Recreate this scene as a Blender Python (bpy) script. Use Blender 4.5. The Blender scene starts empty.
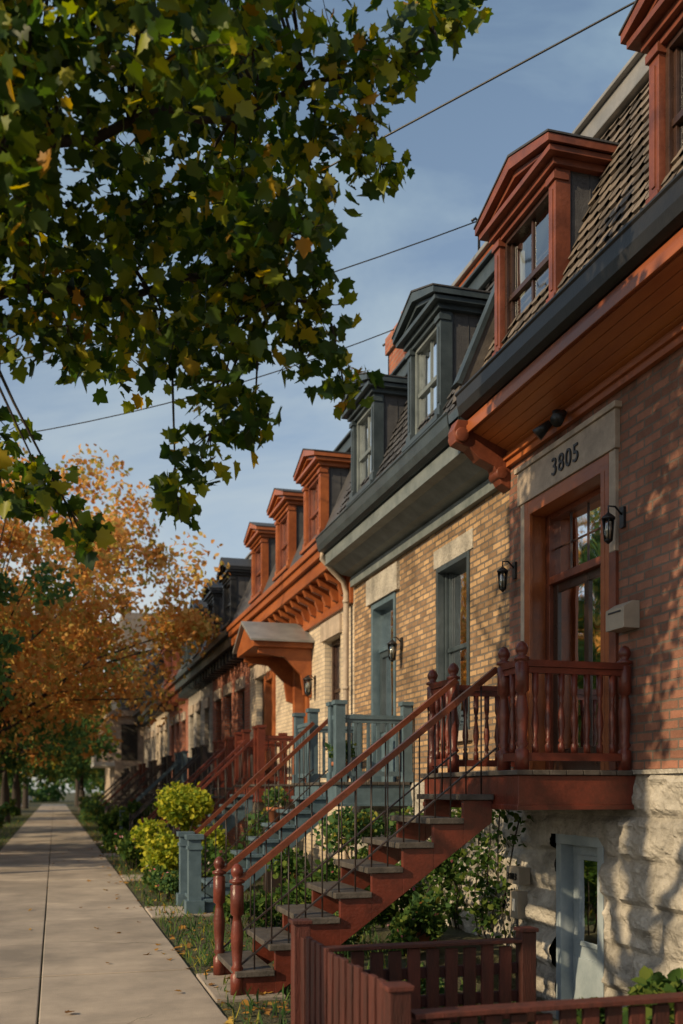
import bpy, bmesh, math, random
import numpy as np
from mathutils import Vector, Matrix, noise
random.seed(7); rng=np.random.default_rng(11)
S=bpy.context.scene
COL=S.collection
# ------------------------------------------------------------------ materials
def newmat(name):
    m=bpy.data.materials.new(name); m.use_nodes=True
    nt=m.node_tree; nt.nodes.clear()
    o=nt.nodes.new('ShaderNodeOutputMaterial')
    return m,nt,o
def N(nt,t,**k):
    n=nt.nodes.new(t)
    for a,b in k.items():
        if hasattr(n,a): setattr(n,a,b)
        else: n.inputs[a].default_value=b
    return n
def c4(c): return (c[0],c[1],c[2],1)
def mat(name,c1,c2=None,rough=.6,scale=3,bump=.15,bscale=60,metallic=0,island=0.0,spec=.4,stretch=(1,1,1),dist=.01):
    if c2 is None: c2=tuple(x*.7 for x in c1)
    m,nt,o=newmat(name); L=nt.links
    p=N(nt,'ShaderNodeBsdfPrincipled'); p.inputs['Metallic'].default_value=metallic
    p.inputs['Specular IOR Level'].default_value=spec
    tc=N(nt,'ShaderNodeTexCoord'); mp=N(nt,'ShaderNodeMapping'); mp.inputs['Scale'].default_value=stretch
    L.new(tc.outputs['Object'],mp.inputs['Vector'])
    n1=N(nt,'ShaderNodeTexNoise',Scale=scale,Detail=6.0,Roughness=.68); L.new(mp.outputs[0],n1.inputs['Vector'])
    r=N(nt,'ShaderNodeValToRGB'); r.color_ramp.elements[0].position=.35; r.color_ramp.elements[1].position=.68
    r.color_ramp.elements[0].color=c4(c2); r.color_ramp.elements[1].color=c4(c1)
    L.new(n1.outputs['Fac'],r.inputs['Fac']); out=r.outputs['Color']
    if island:
        g=N(nt,'ShaderNodeNewGeometry'); mr=N(nt,'ShaderNodeMapRange'); mr.inputs['To Min'].default_value=1-island; mr.inputs['To Max'].default_value=1+island
        L.new(g.outputs['Random Per Island'],mr.inputs['Value'])
        h=N(nt,'ShaderNodeHueSaturation'); L.new(mr.outputs[0],h.inputs['Value']); L.new(out,h.inputs['Color']); out=h.outputs['Color']
    L.new(out,p.inputs['Base Color'])
    n2=N(nt,'ShaderNodeTexNoise',Scale=bscale,Detail=4.0); L.new(mp.outputs[0],n2.inputs['Vector'])
    b=N(nt,'ShaderNodeBump',Strength=bump,Distance=dist); L.new(n2.outputs['Fac'],b.inputs['Height']); L.new(b.outputs[0],p.inputs['Normal'])
    mr=N(nt,'ShaderNodeMapRange'); mr.inputs['To Min'].default_value=max(0,rough-.12); mr.inputs['To Max'].default_value=min(1,rough+.12)
    L.new(n1.outputs['Fac'],mr.inputs['Value']); L.new(mr.outputs[0],p.inputs['Roughness'])
    L.new(p.outputs[0],o.inputs[0]); return m
def brick(name,a,b,mortar,bw=.215,rh=.072,ms=.007,bump=.6,rough=.85,blotch=.35):
    m,nt,o=newmat(name); L=nt.links
    p=N(nt,'ShaderNodeBsdfPrincipled',Roughness=rough)
    p.inputs['Specular IOR Level'].default_value=.25
    tc=N(nt,'ShaderNodeTexCoord'); sp=N(nt,'ShaderNodeSeparateXYZ'); L.new(tc.outputs['Object'],sp.inputs[0])
    ad=N(nt,'ShaderNodeMath',operation='ADD'); L.new(sp.outputs[0],ad.inputs[0]); L.new(sp.outputs[1],ad.inputs[1])
    cb=N(nt,'ShaderNodeCombineXYZ'); L.new(ad.outputs[0],cb.inputs[0]); L.new(sp.outputs[2],cb.inputs[1])
    nw=N(nt,'ShaderNodeTexNoise',Scale=9.0,Detail=2.0); L.new(tc.outputs['Object'],nw.inputs['Vector'])
    vm=N(nt,'ShaderNodeVectorMath',operation='MULTIPLY_ADD'); L.new(nw.outputs['Color'],vm.inputs[0]); vm.inputs[1].default_value=(.012,.012,0); L.new(cb.outputs[0],vm.inputs[2])
    bt=N(nt,'ShaderNodeTexBrick'); bt.offset=.5
    for k,v in (('Scale',1.0),('Mortar Size',ms),('Mortar Smooth',.15),('Bias',0.0),('Brick Width',bw),('Row Height',rh)): bt.inputs[k].default_value=v
    bt.inputs['Color1'].default_value=c4(a); bt.inputs['Color2'].default_value=c4(b); bt.inputs['Mortar'].default_value=c4(mortar)
    L.new(vm.outputs[0],bt.inputs['Vector'])
    n1=N(nt,'ShaderNodeTexNoise',Scale=1.3,Detail=7.0,Roughness=.72); L.new(tc.outputs['Object'],n1.inputs['Vector'])
    mr=N(nt,'ShaderNodeMapRange'); mr.inputs['From Min'].default_value=.3; mr.inputs['From Max'].default_value=.7
    mr.inputs['To Min'].default_value=1-blotch; mr.inputs['To Max'].default_value=1+blotch*.5; L.new(n1.outputs['Fac'],mr.inputs['Value'])
    h=N(nt,'ShaderNodeHueSaturation'); L.new(bt.outputs['Color'],h.inputs['Color']); L.new(mr.outputs[0],h.inputs['Value'])
    L.new(h.outputs[0],p.inputs['Base Color'])
    n2=N(nt,'ShaderNodeTexNoise',Scale=60.0,Detail=4.0); L.new(tc.outputs['Object'],n2.inputs['Vector'])
    mm=N(nt,'ShaderNodeMath',operation='MULTIPLY_ADD'); L.new(n2.outputs['Fac'],mm.inputs[0]); mm.inputs[1].default_value=.45
    iv=N(nt,'ShaderNodeMath',operation='SUBTRACT'); iv.inputs[0].default_value=1; L.new(bt.outputs['Fac'],iv.inputs[1]); L.new(iv.outputs[0],mm.inputs[2])
    bp=N(nt,'ShaderNodeBump',Strength=bump,Distance=.014); L.new(mm.outputs[0],bp.inputs['Height']); L.new(bp.outputs[0],p.inputs['Normal'])
    L.new(p.outputs[0],o.inputs[0]); return m
def leafmat(name,cols,trans=.45,rough=.45,gloss=False):
    m,nt,o=newmat(name); L=nt.links
    g=N(nt,'ShaderNodeNewGeometry'); r=N(nt,'ShaderNodeValToRGB')
    e=r.color_ramp.elements
    while len(e)<len(cols): e.new(.5)
    for i,c in enumerate(cols): e[i].position=c[0]; e[i].color=c4(c[1])
    L.new(g.outputs['Random Per Island'],r.inputs['Fac'])
    if gloss:
        p=N(nt,'ShaderNodeBsdfPrincipled',Roughness=rough); p.inputs['Specular IOR Level'].default_value=.3; L.new(r.outputs[0],p.inputs['Base Color'])
    else:
        p=N(nt,'ShaderNodeBsdfDiffuse'); L.new(r.outputs[0],p.inputs[0])
    t=N(nt,'ShaderNodeBsdfTranslucent')
    h=N(nt,'ShaderNodeHueSaturation',Saturation=1.1,Value=1.6); L.new(r.outputs[0],h.inputs['Color']); L.new(h.outputs[0],t.inputs['Color'])
    mx=N(nt,'ShaderNodeMixShader',Fac=trans); L.new(p.outputs[0],mx.inputs[1]); L.new(t.outputs[0],mx.inputs[2]); L.new(mx.outputs[0],o.inputs[0])
    return m
def glassmat(name):
    m,nt,o=newmat(name); L=nt.links
    tr=N(nt,'ShaderNodeBsdfTransparent'); tr.inputs[0].default_value=(.75,.8,.8,1)
    gl=N(nt,'ShaderNodeBsdfGlossy',Roughness=.03); gl.inputs[0].default_value=(.95,.97,1,1)
    tc=N(nt,'ShaderNodeTexCoord'); n=N(nt,'ShaderNodeTexNoise',Scale=2.5,Detail=1.0); L.new(tc.outputs['Object'],n.inputs[0])
    b=N(nt,'ShaderNodeBump',Strength=.12,Distance=.05); L.new(n.outputs['Fac'],b.inputs['Height']); L.new(b.outputs[0],gl.inputs['Normal'])
    f=N(nt,'ShaderNodeFresnel',IOR=1.6); mp=N(nt,'ShaderNodeMath',operation='MULTIPLY_ADD'); mp.inputs[1].default_value=1.6; mp.inputs[2].default_value=.12; mp.use_clamp=True
    L.new(f.outputs[0],mp.inputs[0])
    mx=N(nt,'ShaderNodeMixShader'); L.new(mp.outputs[0],mx.inputs[0]); L.new(tr.outputs[0],mx.inputs[1]); L.new(gl.outputs[0],mx.inputs[2]); L.new(mx.outputs[0],o.inputs[0])
    return m
M={}
M['brick1']=brick('pink_brown_brick',(.36,.165,.11),(.21,.10,.07),(.17,.135,.11),ms=.009,bump=.9,blotch=.5)
M['brick2']=brick('tan_rough_brick',(.50,.32,.17),(.22,.135,.08),(.16,.13,.105),bw=.2,rh=.068,ms=.011,bump=1.0,blotch=.6)
M['brick3']=brick('pale_brick',(.62,.51,.37),(.48,.39,.29),(.34,.30,.26),bw=.2,rh=.07,ms=.007)
M['brick4']=brick('red_brick',(.38,.13,.07),(.27,.09,.06),(.25,.2,.17))
M['brick5']=brick('grey_stone',(.39,.35,.30),(.29,.26,.23),(.2,.19,.18),bw=.5,rh=.25,ms=.01)
M['limestone']=mat('rockfaced_limestone',(.48,.44,.38),(.20,.185,.16),rough=.9,scale=2.6,bump=.8,bscale=28,dist=.03)
M['copper']=mat('orange_brown_stained_wood',(.38,.115,.035),(.20,.055,.02),rough=.36,scale=2.5,bump=.25,bscale=30,stretch=(1,.25,1))
M['soffit']=mat('orange_stained_soffit_painted_bounce',(.50,.17,.05),(.30,.085,.028),rough=.34,scale=2.5,bump=.25,bscale=30,stretch=(1,.25,1))  # orange stain lightened: bounced light under the eave is put into the colour
M['trim']=mat('brown_red_window_trim',(.21,.06,.030),(.10,.03,.018),rough=.42,scale=3.5,bump=.3,bscale=35)
M['redwood']=mat('red_brown_painted_wood',(.145,.030,.017),(.07,.017,.011),rough=.36,scale=6,bump=.3,bscale=45)
M['railwood']=mat('varnished_rail_wood',(.17,.046,.02),(.09,.026,.014),rough=.3,scale=8,bump=.2,bscale=45)
M['fence']=mat('dark_red_stained_fence',(.085,.021,.014),(.04,.012,.009),rough=.65,scale=7,bump=.5,bscale=40,stretch=(3,3,.5),island=.35)
M['tread']=mat('weathered_grey_treads',(.095,.082,.072),(.045,.039,.034),rough=.6,scale=8,bump=.4,bscale=50)
M['blue']=mat('blue_grey_paint',(.095,.145,.18),(.055,.09,.115),rough=.5,scale=6,bump=.2)
M['teal']=mat('dark_slate_blue_paint',(.05,.068,.08),(.026,.037,.045),rough=.42,scale=4,bump=.2)
M['tealgrey']=mat('grey_fascia',(.17,.195,.20),(.09,.11,.115),rough=.5,scale=4)
M['panel']=mat('weathered_grey_panel',(.12,.105,.095),(.07,.062,.058),rough=.7,scale=5,bump=.4)
M['black']=mat('black_metal',(.022,.022,.024),(.012,.012,.013),rough=.4,scale=10,bump=.1)
M['iron']=mat('wrought_iron',(.02,.02,.022),(.035,.02,.015),rough=.45,scale=20)
M['cream']=mat('cream_stone_trim',(.46,.37,.29),(.27,.22,.175),rough=.7,scale=4,bump=.3)
M['white']=mat('white_paint',(.62,.61,.58),(.48,.48,.46),rough=.45,scale=3)
M['palebl']=mat('pale_blue_door_paint',(.33,.38,.41),(.22,.27,.30),rough=.4,scale=3)
M['darkdoor']=mat('dark_brown_door',(.055,.026,.017),(.03,.016,.012),rough=.3,scale=5)
M['slate1']=mat('brown_grey_slate',(.15,.12,.095),(.075,.062,.053),rough=.7,scale=5,bump=.4,island=.55)
M['slate2']=mat('dark_slate',(.07,.07,.075),(.04,.04,.045),rough=.6,scale=5,bump=.4,island=.45)
M['metalroof']=mat('light_metal_flashing',(.30,.29,.28),(.2,.2,.2),rough=.4,scale=3,metallic=.3)
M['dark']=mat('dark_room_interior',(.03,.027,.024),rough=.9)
M['curtain']=mat('white_curtain',(.74,.71,.64),(.55,.52,.46),rough=.9,scale=4,stretch=(1,9,.2),bump=.6,bscale=8,dist=.05)
M['glass']=glassmat('window_glass')
M['concrete']=mat('sidewalk_concrete',(.40,.335,.275),(.205,.175,.148),rough=.85,scale=.9,bump=.4,bscale=110,island=.12)
M['asphalt']=mat('asphalt_road',(.06,.06,.06),(.04,.04,.042),rough=.9,scale=3,bump=.5,bscale=150)
M['soil']=mat('earth_and_grass',(.085,.09,.035),(.05,.04,.025),rough=.95,scale=2.2,bump=1,bscale=30,dist=.04)
M['bark']=mat('maple_bark',(.06,.047,.037),(.03,.024,.02),rough=.9,scale=9,bump=1,bscale=25,stretch=(1,1,.3),dist=.02)
M['beige']=mat('beige_metal_box',(.38,.32,.25),(.28,.24,.19),rough=.45)
M['terra']=mat('terracotta',(.36,.13,.06),(.25,.09,.045),rough=.8)
M['bulb']=mat('frosted_lantern_glass',(.6,.55,.45),(.5,.46,.38),rough=.2,bump=0)
M['leaf_fore']=leafmat('maple_leaves_green',[(0,(.020,.045,.012)),(.3,(.045,.09,.014)),(.58,(.10,.15,.016)),(.84,(.25,.28,.025)),(.96,(.38,.30,.03)),(1,(.38,.18,.03))],.48,gloss=True)
M['leaf_orange']=leafmat('maple_leaves_orange',[(0,(.46,.21,.07)),(.3,(.55,.29,.10)),(.55,(.60,.37,.14)),(.72,(.45,.36,.11)),(.86,(.26,.26,.07)),(1,(.50,.18,.07))],.42)
M['leaf_green']=leafmat('leaves_green',[(0,(.045,.10,.045)),(.5,(.08,.15,.055)),(.85,(.15,.21,.06)),(1,(.32,.26,.05))],.4)
M['leaf_lime']=leafmat('shrub_leaves_yellow_green',[(0,(.10,.16,.025)),(.5,(.24,.28,.035)),(1,(.46,.42,.05))],.35)
M['leaf_dark']=leafmat('shrub_leaves_dark',[(0,(.03,.06,.02)),(.6,(.055,.105,.025)),(1,(.13,.16,.035))],.3)
M['leaf_fall']=leafmat('fallen_leaves_mix',[(0,(.20,.10,.03)),(.4,(.32,.17,.04)),(.7,(.14,.07,.03)),(1,(.38,.26,.06))],.1)
M['flower']=leafmat('flower_petals',[(0,(.5,.5,.45)),(.5,(.5,.12,.2)),(1,(.55,.3,.05))],.3)

# ------------------------------------------------------------------ builder
class MB:
    def __init__(s,m=None): s.v=[];s.f=[];s.mi=[];s.sm=[];s.mats=[];s.cur=0; 
    def use(s,k):
        m=M[k]
        if m not in s.mats: s.mats.append(m)
        s.cur=s.mats.index(m); return s
    def add(s,vs,fs,smooth=False):
        o=len(s.v); s.v+= [tuple(p) for p in vs]
        for f in fs: s.f.append([i+o for i in f]); s.mi.append(s.cur); s.sm.append(smooth)
    def box(s,x0,x1,y0,y1,z0,z1):
        vs=[(x,y,z) for x in(x0,x1) for y in(y0,y1) for z in(z0,z1)]
        s.add(vs,[(0,1,3,2),(4,6,7,5),(0,4,5,1),(2,3,7,6),(0,2,6,4),(1,5,7,3)])
    def prismX(s,poly,x0,x1):
        n=len(poly); vs=[(x0,a,b) for a,b in poly]+[(x1,a,b) for a,b in poly]
        s.add(vs,[list(range(n)),list(range(n,2*n))]+[(i,(i+1)%n,(i+1)%n+n,i+n) for i in range(n)])
    def prismY(s,poly,y0,y1):
        n=len(poly); vs=[(a,y0,b) for a,b in poly]+[(a,y1,b) for a,b in poly]
        s.add(vs,[list(range(n)),list(range(n,2*n))]+[(i,(i+1)%n,(i+1)%n+n,i+n) for i in range(n)])
    def tube(s,path,rad,n=8,cap=True):
        path=[Vector(p) for p in path]
        if not hasattr(rad,'__len__'): rad=[rad]*len(path)
        vs=[];fs=[]
        for i,p in enumerate(path):
            t=(path[min(i+1,len(path)-1)]-path[max(i-1,0)]).normalized()
            a=t.cross(Vector((0,0,1)))
            if a.length<.05: a=t.cross(Vector((0,1,0)))
            a.normalize(); b=t.cross(a)
            for k in range(n):
                an=2*math.pi*k/n; vs.append(p+(a*math.cos(an)+b*math.sin(an))*rad[i])
        for i in range(len(path)-1):
            for k in range(n):
                fs.append((i*n+k,i*n+(k+1)%n,(i+1)*n+(k+1)%n,(i+1)*n+k))
        if cap: fs+= [list(range(n)),list(range((len(path)-1)*n,len(path)*n))]
        s.add(vs,fs,True)
    def lathe(s,x,y,z,prof,n=12):
        vs=[];fs=[]
        for r,h in prof:
            for k in range(n):
                an=2*math.pi*k/n; vs.append((x+r*math.cos(an),y+r*math.sin(an),z+h))
        for i in range(len(prof)-1):
            for k in range(n): fs.append((i*n+k,i*n+(k+1)%n,(i+1)*n+(k+1)%n,(i+1)*n+k))
        fs+=[list(range(n)),list(range((len(prof)-1)*n,len(prof)*n))]
        s.add(vs,fs,True)
    def beam(s,a,b,w,h):
        a=Vector(a);b=Vector(b);t=(b-a).normalized(); sd=t.cross(Vector((0,0,1)))
        if sd.length<.01: sd=Vector((1,0,0))
        sd.normalize(); up=sd.cross(t)
        vs=[]
        for p in(a,b):
            for i,j in((-1,-1),(1,-1),(1,1),(-1,1)): vs.append(p+sd*(w/2*i)+up*(h/2*j))
        s.add(vs,[(0,1,2,3),(4,5,6,7),(0,1,5,4),(1,2,6,5),(2,3,7,6),(3,0,4,7)])
    def done(s,name,parent=None,bevel=0):
        me=bpy.data.meshes.new(name); me.from_pydata(s.v,[],s.f)
        for m in s.mats: me.materials.append(m)
        me.polygons.foreach_set('material_index',s.mi); me.polygons.foreach_set('use_smooth',s.sm)
        bm=bmesh.new(); bm.from_mesh(me); bmesh.ops.recalc_face_normals(bm,faces=bm.faces); bm.to_mesh(me); bm.free()
        ob=bpy.data.objects.new(name,me); COL.objects.link(ob)
        if parent: ob.parent=parent
        if bevel:
            b=ob.modifiers.new('bevel','BEVEL'); b.width=bevel; b.segments=2; b.limit_method='ANGLE'; b.angle_limit=math.radians(50)
        return ob
def empty(name,loc=(0,0,0)):
    e=bpy.data.objects.new(name,None); COL.objects.link(e); return e
# ---------- leaves
MAPLE_R=[(0,0),(.26,-.10),(.30,.06),(.60,.20),(.46,.36),(.56,.62),(.31,.60),(.20,.78),(0,1.0)]
def maple_t():
    vs=[(0,0,0),(0,1,0)]
    R=[(x,y,abs(x)*.28) for x,y in MAPLE_R[1:-1]]; Lf=[(-x,y,z) for x,y,z in R]
    vs+=R+Lf; n=len(R)
    return np.array(vs,float),[[0]+list(range(2,2+n))+[1],[1]+list(range(2+2*n-1,2+n-1,-1))+[0]]
def simple_t():
    return np.array([(0,0,0),(.36,.35,.08),(.28,.75,.05),(0,1,-.06),(-.3,.7,.05),(-.34,.3,.08)],float),[[0,1,2,3],[0,3,4,5]]
def blade_t():
    return np.array([(-.04,0,0),(.04,0,0),(.03,.6,.05),(0,1,.25),(-.03,.6,.05)],float),[[0,1,2,3,4]]
TPL={'maple':maple_t(),'simple':simple_t(),'blade':blade_t()}
def leaves(name,C,size,tpl,m,parent=None,tipz=-.4,nz=.6,flat=False,up=False):
    C=np.asarray(C,float); n=len(C); V,F=TPL[tpl]
    t=rng.normal(size=(n,3)); t[:,2]+=tipz
    if flat: t[:,2]=rng.normal(size=n)*.12
    if up: t[:,2]=abs(t[:,2])+1.6
    t/=np.linalg.norm(t,axis=1)[:,None]
    w=rng.normal(size=(n,3)); w[:,2]+=nz
    if flat: w=np.tile([0,0,1.],(n,1))+rng.normal(size=(n,3))*.15
    b=np.cross(t,w); b/=np.linalg.norm(b,axis=1)[:,None]+1e-9; w=np.cross(b,t)
    sz=(np.asarray(size)*rng.uniform(.6,1.3,n))[:,None,None]
    curl=rng.uniform(-.3,.4,n)[:,None,None]
    Vy=V[None,:,1:2]
    P=C[:,None,:]+sz*(V[None,:,0:1]*b[:,None,:]+Vy*t[:,None,:]+(V[None,:,2:3]-curl*Vy*Vy)*w[:,None,:])
    k=len(V); P=P.reshape(-1,3)
    base=np.arange(n)[:,None]*k
    fl=np.concatenate([np.array(f) for f in F]); L=(base+fl[None,:]).reshape(-1)
    cnt=np.tile([len(f) for f in F],n); start=np.concatenate([[0],np.cumsum(cnt)[:-1]])
    me=bpy.data.meshes.new(name); me.vertices.add(len(P)); me.vertices.foreach_set('co',P.reshape(-1))
    me.loops.add(len(L)); me.loops.foreach_set('vertex_index',L.astype(np.int32))
    me.polygons.add(len(cnt)); me.polygons.foreach_set('loop_start',start.astype(np.int32)); me.polygons.foreach_set('loop_total',cnt.astype(np.int32))
    me.update(calc_edges=True); me.validate(); me.materials.append(M[m])
    ob=bpy.data.objects.new(name,me); COL.objects.link(ob)
    if parent: ob.parent=parent
    return ob
def clump_pts(c,r,n,sq=.75):
    p=rng.normal(size=(n,3)); p/=np.linalg.norm(p,axis=1)[:,None]; p*= (rng.uniform(0,1,n)**.45)[:,None]*r; p[:,2]*=sq
    return p+np.array(c)
# ---------- trees
def tree(name,x,y,h0,tr,cc,rad,ncl,per,clr,lsz,lm,tpl='simple'):
    e=empty(name); mb=MB().use('bark')
    lean=Vector((cc[0]-x,cc[1]-y,0))
    top=Vector((x,y,h0))
    mb.tube([(x,y,-.3),(x,y,.15),(x+.03,y,h0*.5),top,(x+lean.x*.5,y+lean.y*.5,(h0+cc[2])/2),(cc[0],cc[1],cc[2]+rad[2]*.5)],[tr*1.7,tr*1.15,tr,tr*.85,tr*.55,tr*.12],10)
    pts=[]
    for i in range(ncl):
        d=rng.normal(size=3); d/=np.linalg.norm(d); q=rng.uniform(.3,1)**.6
        f=1+.22*math.sin(3*math.atan2(d[1],d[0])+i%3)
        c=(cc[0]+d[0]*rad[0]*q*f,cc[1]+d[1]*rad[1]*q*f,cc[2]+d[2]*rad[2]*q)
        r=clr*rng.uniform(.6,1.3); pts.append(clump_pts(c,r,int(per*rng.uniform(.6,1.3))))
        if i%4==0:
            mid=(top+Vector(c))/2+Vector((0,0,rad[2]*.12))
            mb.tube([top-Vector((0,0,.2)),mid,Vector(c)],[tr*.24,tr*.12,.012],5)
    mb.done('trunk_and_limbs',e); leaves('crown_leaves',np.concatenate(pts),lsz,tpl,lm,e); return e
def shrub(name,x,y,z,rx,ry,rz,n,lsz,lm,fl=0):
    e=empty(name); mb=MB().use('bark'); pts=[]
    k=max(5,int(rx*14))
    for i in range(k):
        a=rng.uniform(0,6.28); q=rng.uniform(.1,.85)
        c=(x+math.cos(a)*rx*q,y+math.sin(a)*ry*q,z+rz*rng.uniform(.35,1.6))
        mb.tube([(x+.1*math.cos(a),y+.1*math.sin(a),z-.05),((x+c[0])/2,(y+c[1])/2,z+(c[2]-z)*.6),c],[.015,.01,.004],5)
        pts.append(clump_pts(c,rx*.42*rng.uniform(.7,1.2),n//k,.8))
    mb.done('stems',e); P=np.concatenate(pts); P[:,2]=np.maximum(P[:,2],z+.03); leaves('foliage',P,lsz,'simple',lm,e,tipz=.2)
    if fl: leaves('blossoms',P[rng.integers(0,len(P),fl)]+np.array([-.05,-.05,.05]),lsz*.6,'simple','flower',e)
    return e
# ------------------------------------------------------------------ ground
FX=4.3
def ground():
    xs=[-400,-60,-20,-13.21,-13.2,-3.01,-3.0,-1.5,0,1.2,2,3.2,3.22,4.29,4.6,4.62,8,20,60,400]
    ys=[-300,-60,-10,0,5.2,5.22,8.4,8.42,12,20,40,80,200,600]
    def hz(x,y):
        if -13.205<x<-3.005: return -.17
        if 3.21<x<4.61 and 5.21<y<8.41: return -.8
        return -.02
    mb=MB().use('soil'); vs=[(x,y,hz(x,y)) for x in xs for y in ys]; n=len(ys)
    mb.add(vs,[(i*n+j,(i+1)*n+j,(i+1)*n+j+1,i*n+j+1) for i in range(len(xs)-1) for j in range(n-1)])
    mb.done('ground')
    mb=MB().use('asphalt'); mb.add([(-13.05,-60,-.15),(-3.15,-60,-.15),(-3.15,300,-.15),(-13.05,300,-.15)],[(0,1,2,3)]); mb.done('road')
    mb=MB().use('concrete')
    y=-6
    while y<110:
        for a,b in((-1.3,-.112),(-.10,1.09)):
            dz=random.uniform(-.005,.005); mb.box(a,b,y,y+1.788,-.1,dz)
        y+=1.8
    mb.done('sidewalk',bevel=.008)
    # hairline cracks as thin dark grooves filled with soil
    mb=MB().use('soil')
    for (cx,cy,dx,dy,n) in((-1.2,7.6,.16,.05,7),(.15,10.2,.13,-.03,7),(-.6,13.5,.1,.12,6),(.2,6.1,.07,.1,6)):
        x,y=cx,cy; w=.004
        for i in range(n):
            x2=x+dx+random.uniform(-.03,.03); y2=y+dy+random.uniform(-.07,.07)
            mb.add([(x,y-w,.0075),(x2,y2-w,.0075),(x2,y2+w,.0075),(x,y+w,.0075)],[(0,1,2,3)]); x,y=x2,y2
    mb.done('pavement_cracks')
    mb=MB().use('concrete')
    for k in range(-10,60): mb.box(-3.15,-3.0,k*3,k*3+2.99,-.2,0.0); mb.box(-13.2,-13.05,k*3,k*3+2.99,-.2,0.0)
    mb.done('kerb',bevel=.015)
    mb=MB().use('concrete')
    for k in range(-3,60): mb.box(-15.5,-13.9,k*1.8,k*1.8+1.785,-.1,0.01)
    mb.done('sidewalk',bevel=.01)
    mb=MB().use('concrete')
    for (a,b) in((7.1,8.15),(12.0,13.0),(17.0,18.0),(23.2,24.2),(29,30)): mb.box(1.105,1.62 if a<8 else 1.95,a,b,-.1,.008)
    mb.done('garden_path',bevel=.01)
ground()
# ------------------------------------------------------------------ facade parts
def wall(mb,y0,y1,z0,z1,ops,x=FX,t=.28):
    ys=sorted({y0,y1}|{o[i] for o in ops for i in(0,1)}); zs=sorted({z0,z1}|{o[i] for o in ops for i in(2,3)})
    ys=[a for a in ys if y0<=a<=y1]; zs=[a for a in zs if z0<=a<=z1]
    for a,b in zip(ys,ys[1:]):
        for c,d in zip(zs,zs[1:]):
            ym,zm=(a+b)/2,(c+d)/2
            if any(o[0]<ym<o[1] and o[2]<zm<o[3] for o in ops): continue
            mb.add([(x,a,c),(x,b,c),(x,b,d),(x,a,d)],[(0,1,2,3)])
    for o in ops:
        a,b,c,d=o[:4]; X=x+t
        mb.add([(x,a,c),(X,a,c),(X,a,d),(x,a,d)],[(0,1,2,3)]); mb.add([(x,b,c),(X,b,c),(X,b,d),(x,b,d)],[(0,1,2,3)])
        mb.add([(x,a,c),(X,a,c),(X,b,c),(x,b,c)],[(0,1,2,3)]); mb.add([(x,a,d),(X,a,d),(X,b,d),(x,b,d)],[(0,1,2,3)])
    mb.add([(x,y0,z0),(x+t,y0,z0),(x+t,y0,z1),(x,y0,z1)],[(0,1,2,3)]); mb.add([(x,y1,z0),(x+t,y1,z0),(x+t,y1,z1),(x,y1,z1)],[(0,1,2,3)])
def rough_wall(name,y0,y1,z0,z1,ops,parent,res=.03,x=FX,amp=.075,m='limestone',rh=.34):
    ny=int((y1-y0)/res); nz=int((z1-z0)/res); rnd=random.Random(3)
    nrow=max(1,round((z1-z0)/rh)); rows=[]
    for r in range(nrow):
        e=[y0-rnd.uniform(0,.4)]
        while e[-1]<y1+.1: e.append(e[-1]+rnd.uniform(.42,.85))
        rows.append(e)
    H=(z1-z0)/nrow; vs=[];fs=[]
    for i in range(ny+1):
        y=y0+(y1-y0)*i/ny
        for j in range(nz+1):
            z=z0+(z1-z0)*j/nz; r=min(nrow-1,int((z-z0)/H)); dz=min((z-z0)-r*H,(r+1)*H-(z-z0))
            e=rows[r]; k=max(q for q in range(len(e)-1) if e[q]<=y+1e-6); dy=min(y-e[k],e[k+1]-y)
            d=min(dz,dy); pil=min(1,d/.07); pil=pil*pil*(3-2*pil)
            nn=noise.fractal(Vector((y*3.1+r*7,z*4.2,k*3.3)),.9,2.1,5)
            rid=abs(noise.noise(Vector((y*5+k,z*5+r,2.2))))
            off=pil*amp*(.55+.75*nn+.5*rid)
            vs.append((x-off,y,z))
    for i in range(ny):
        for j in range(nz):
            ym=y0+(y1-y0)*(i+.5)/ny; zm=z0+(z1-z0)*(j+.5)/nz
            if any(o[0]<ym<o[1] and o[2]<zm<o[3] for o in ops): continue
            a=i*(nz+1)+j; fs.append((a,a+nz+1,a+nz+2,a+1))
    mb=MB().use(m); mb.add(vs,fs,False)
    for o in ops:
        a,b,c,d=o; X=x+.3
        for q in ([(x-.03,a,c),(X,a,c),(X,a,d),(x-.03,a,d)],[(x-.03,b,c),(X,b,c),(X,b,d),(x-.03,b,d)],[(x-.03,a,d),(X,a,d),(X,b,d),(x-.03,b,d)]): mb.add(q,[(0,1,2,3)])
    return mb.done(name,parent)
def drape(mb,x,p,q,c,d,n=14,amp=.018):
    vs=[];fs=[]
    for i in range(n+1):
        yy=p+(q-p)*i/n; xx=x+amp*math.sin(i*2.1); vs+=[(xx,yy,c),(xx,yy,d)]
    for i in range(n): fs.append((2*i,2*i+2,2*i+3,2*i+1))
    mb.add(vs,fs,True)
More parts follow.
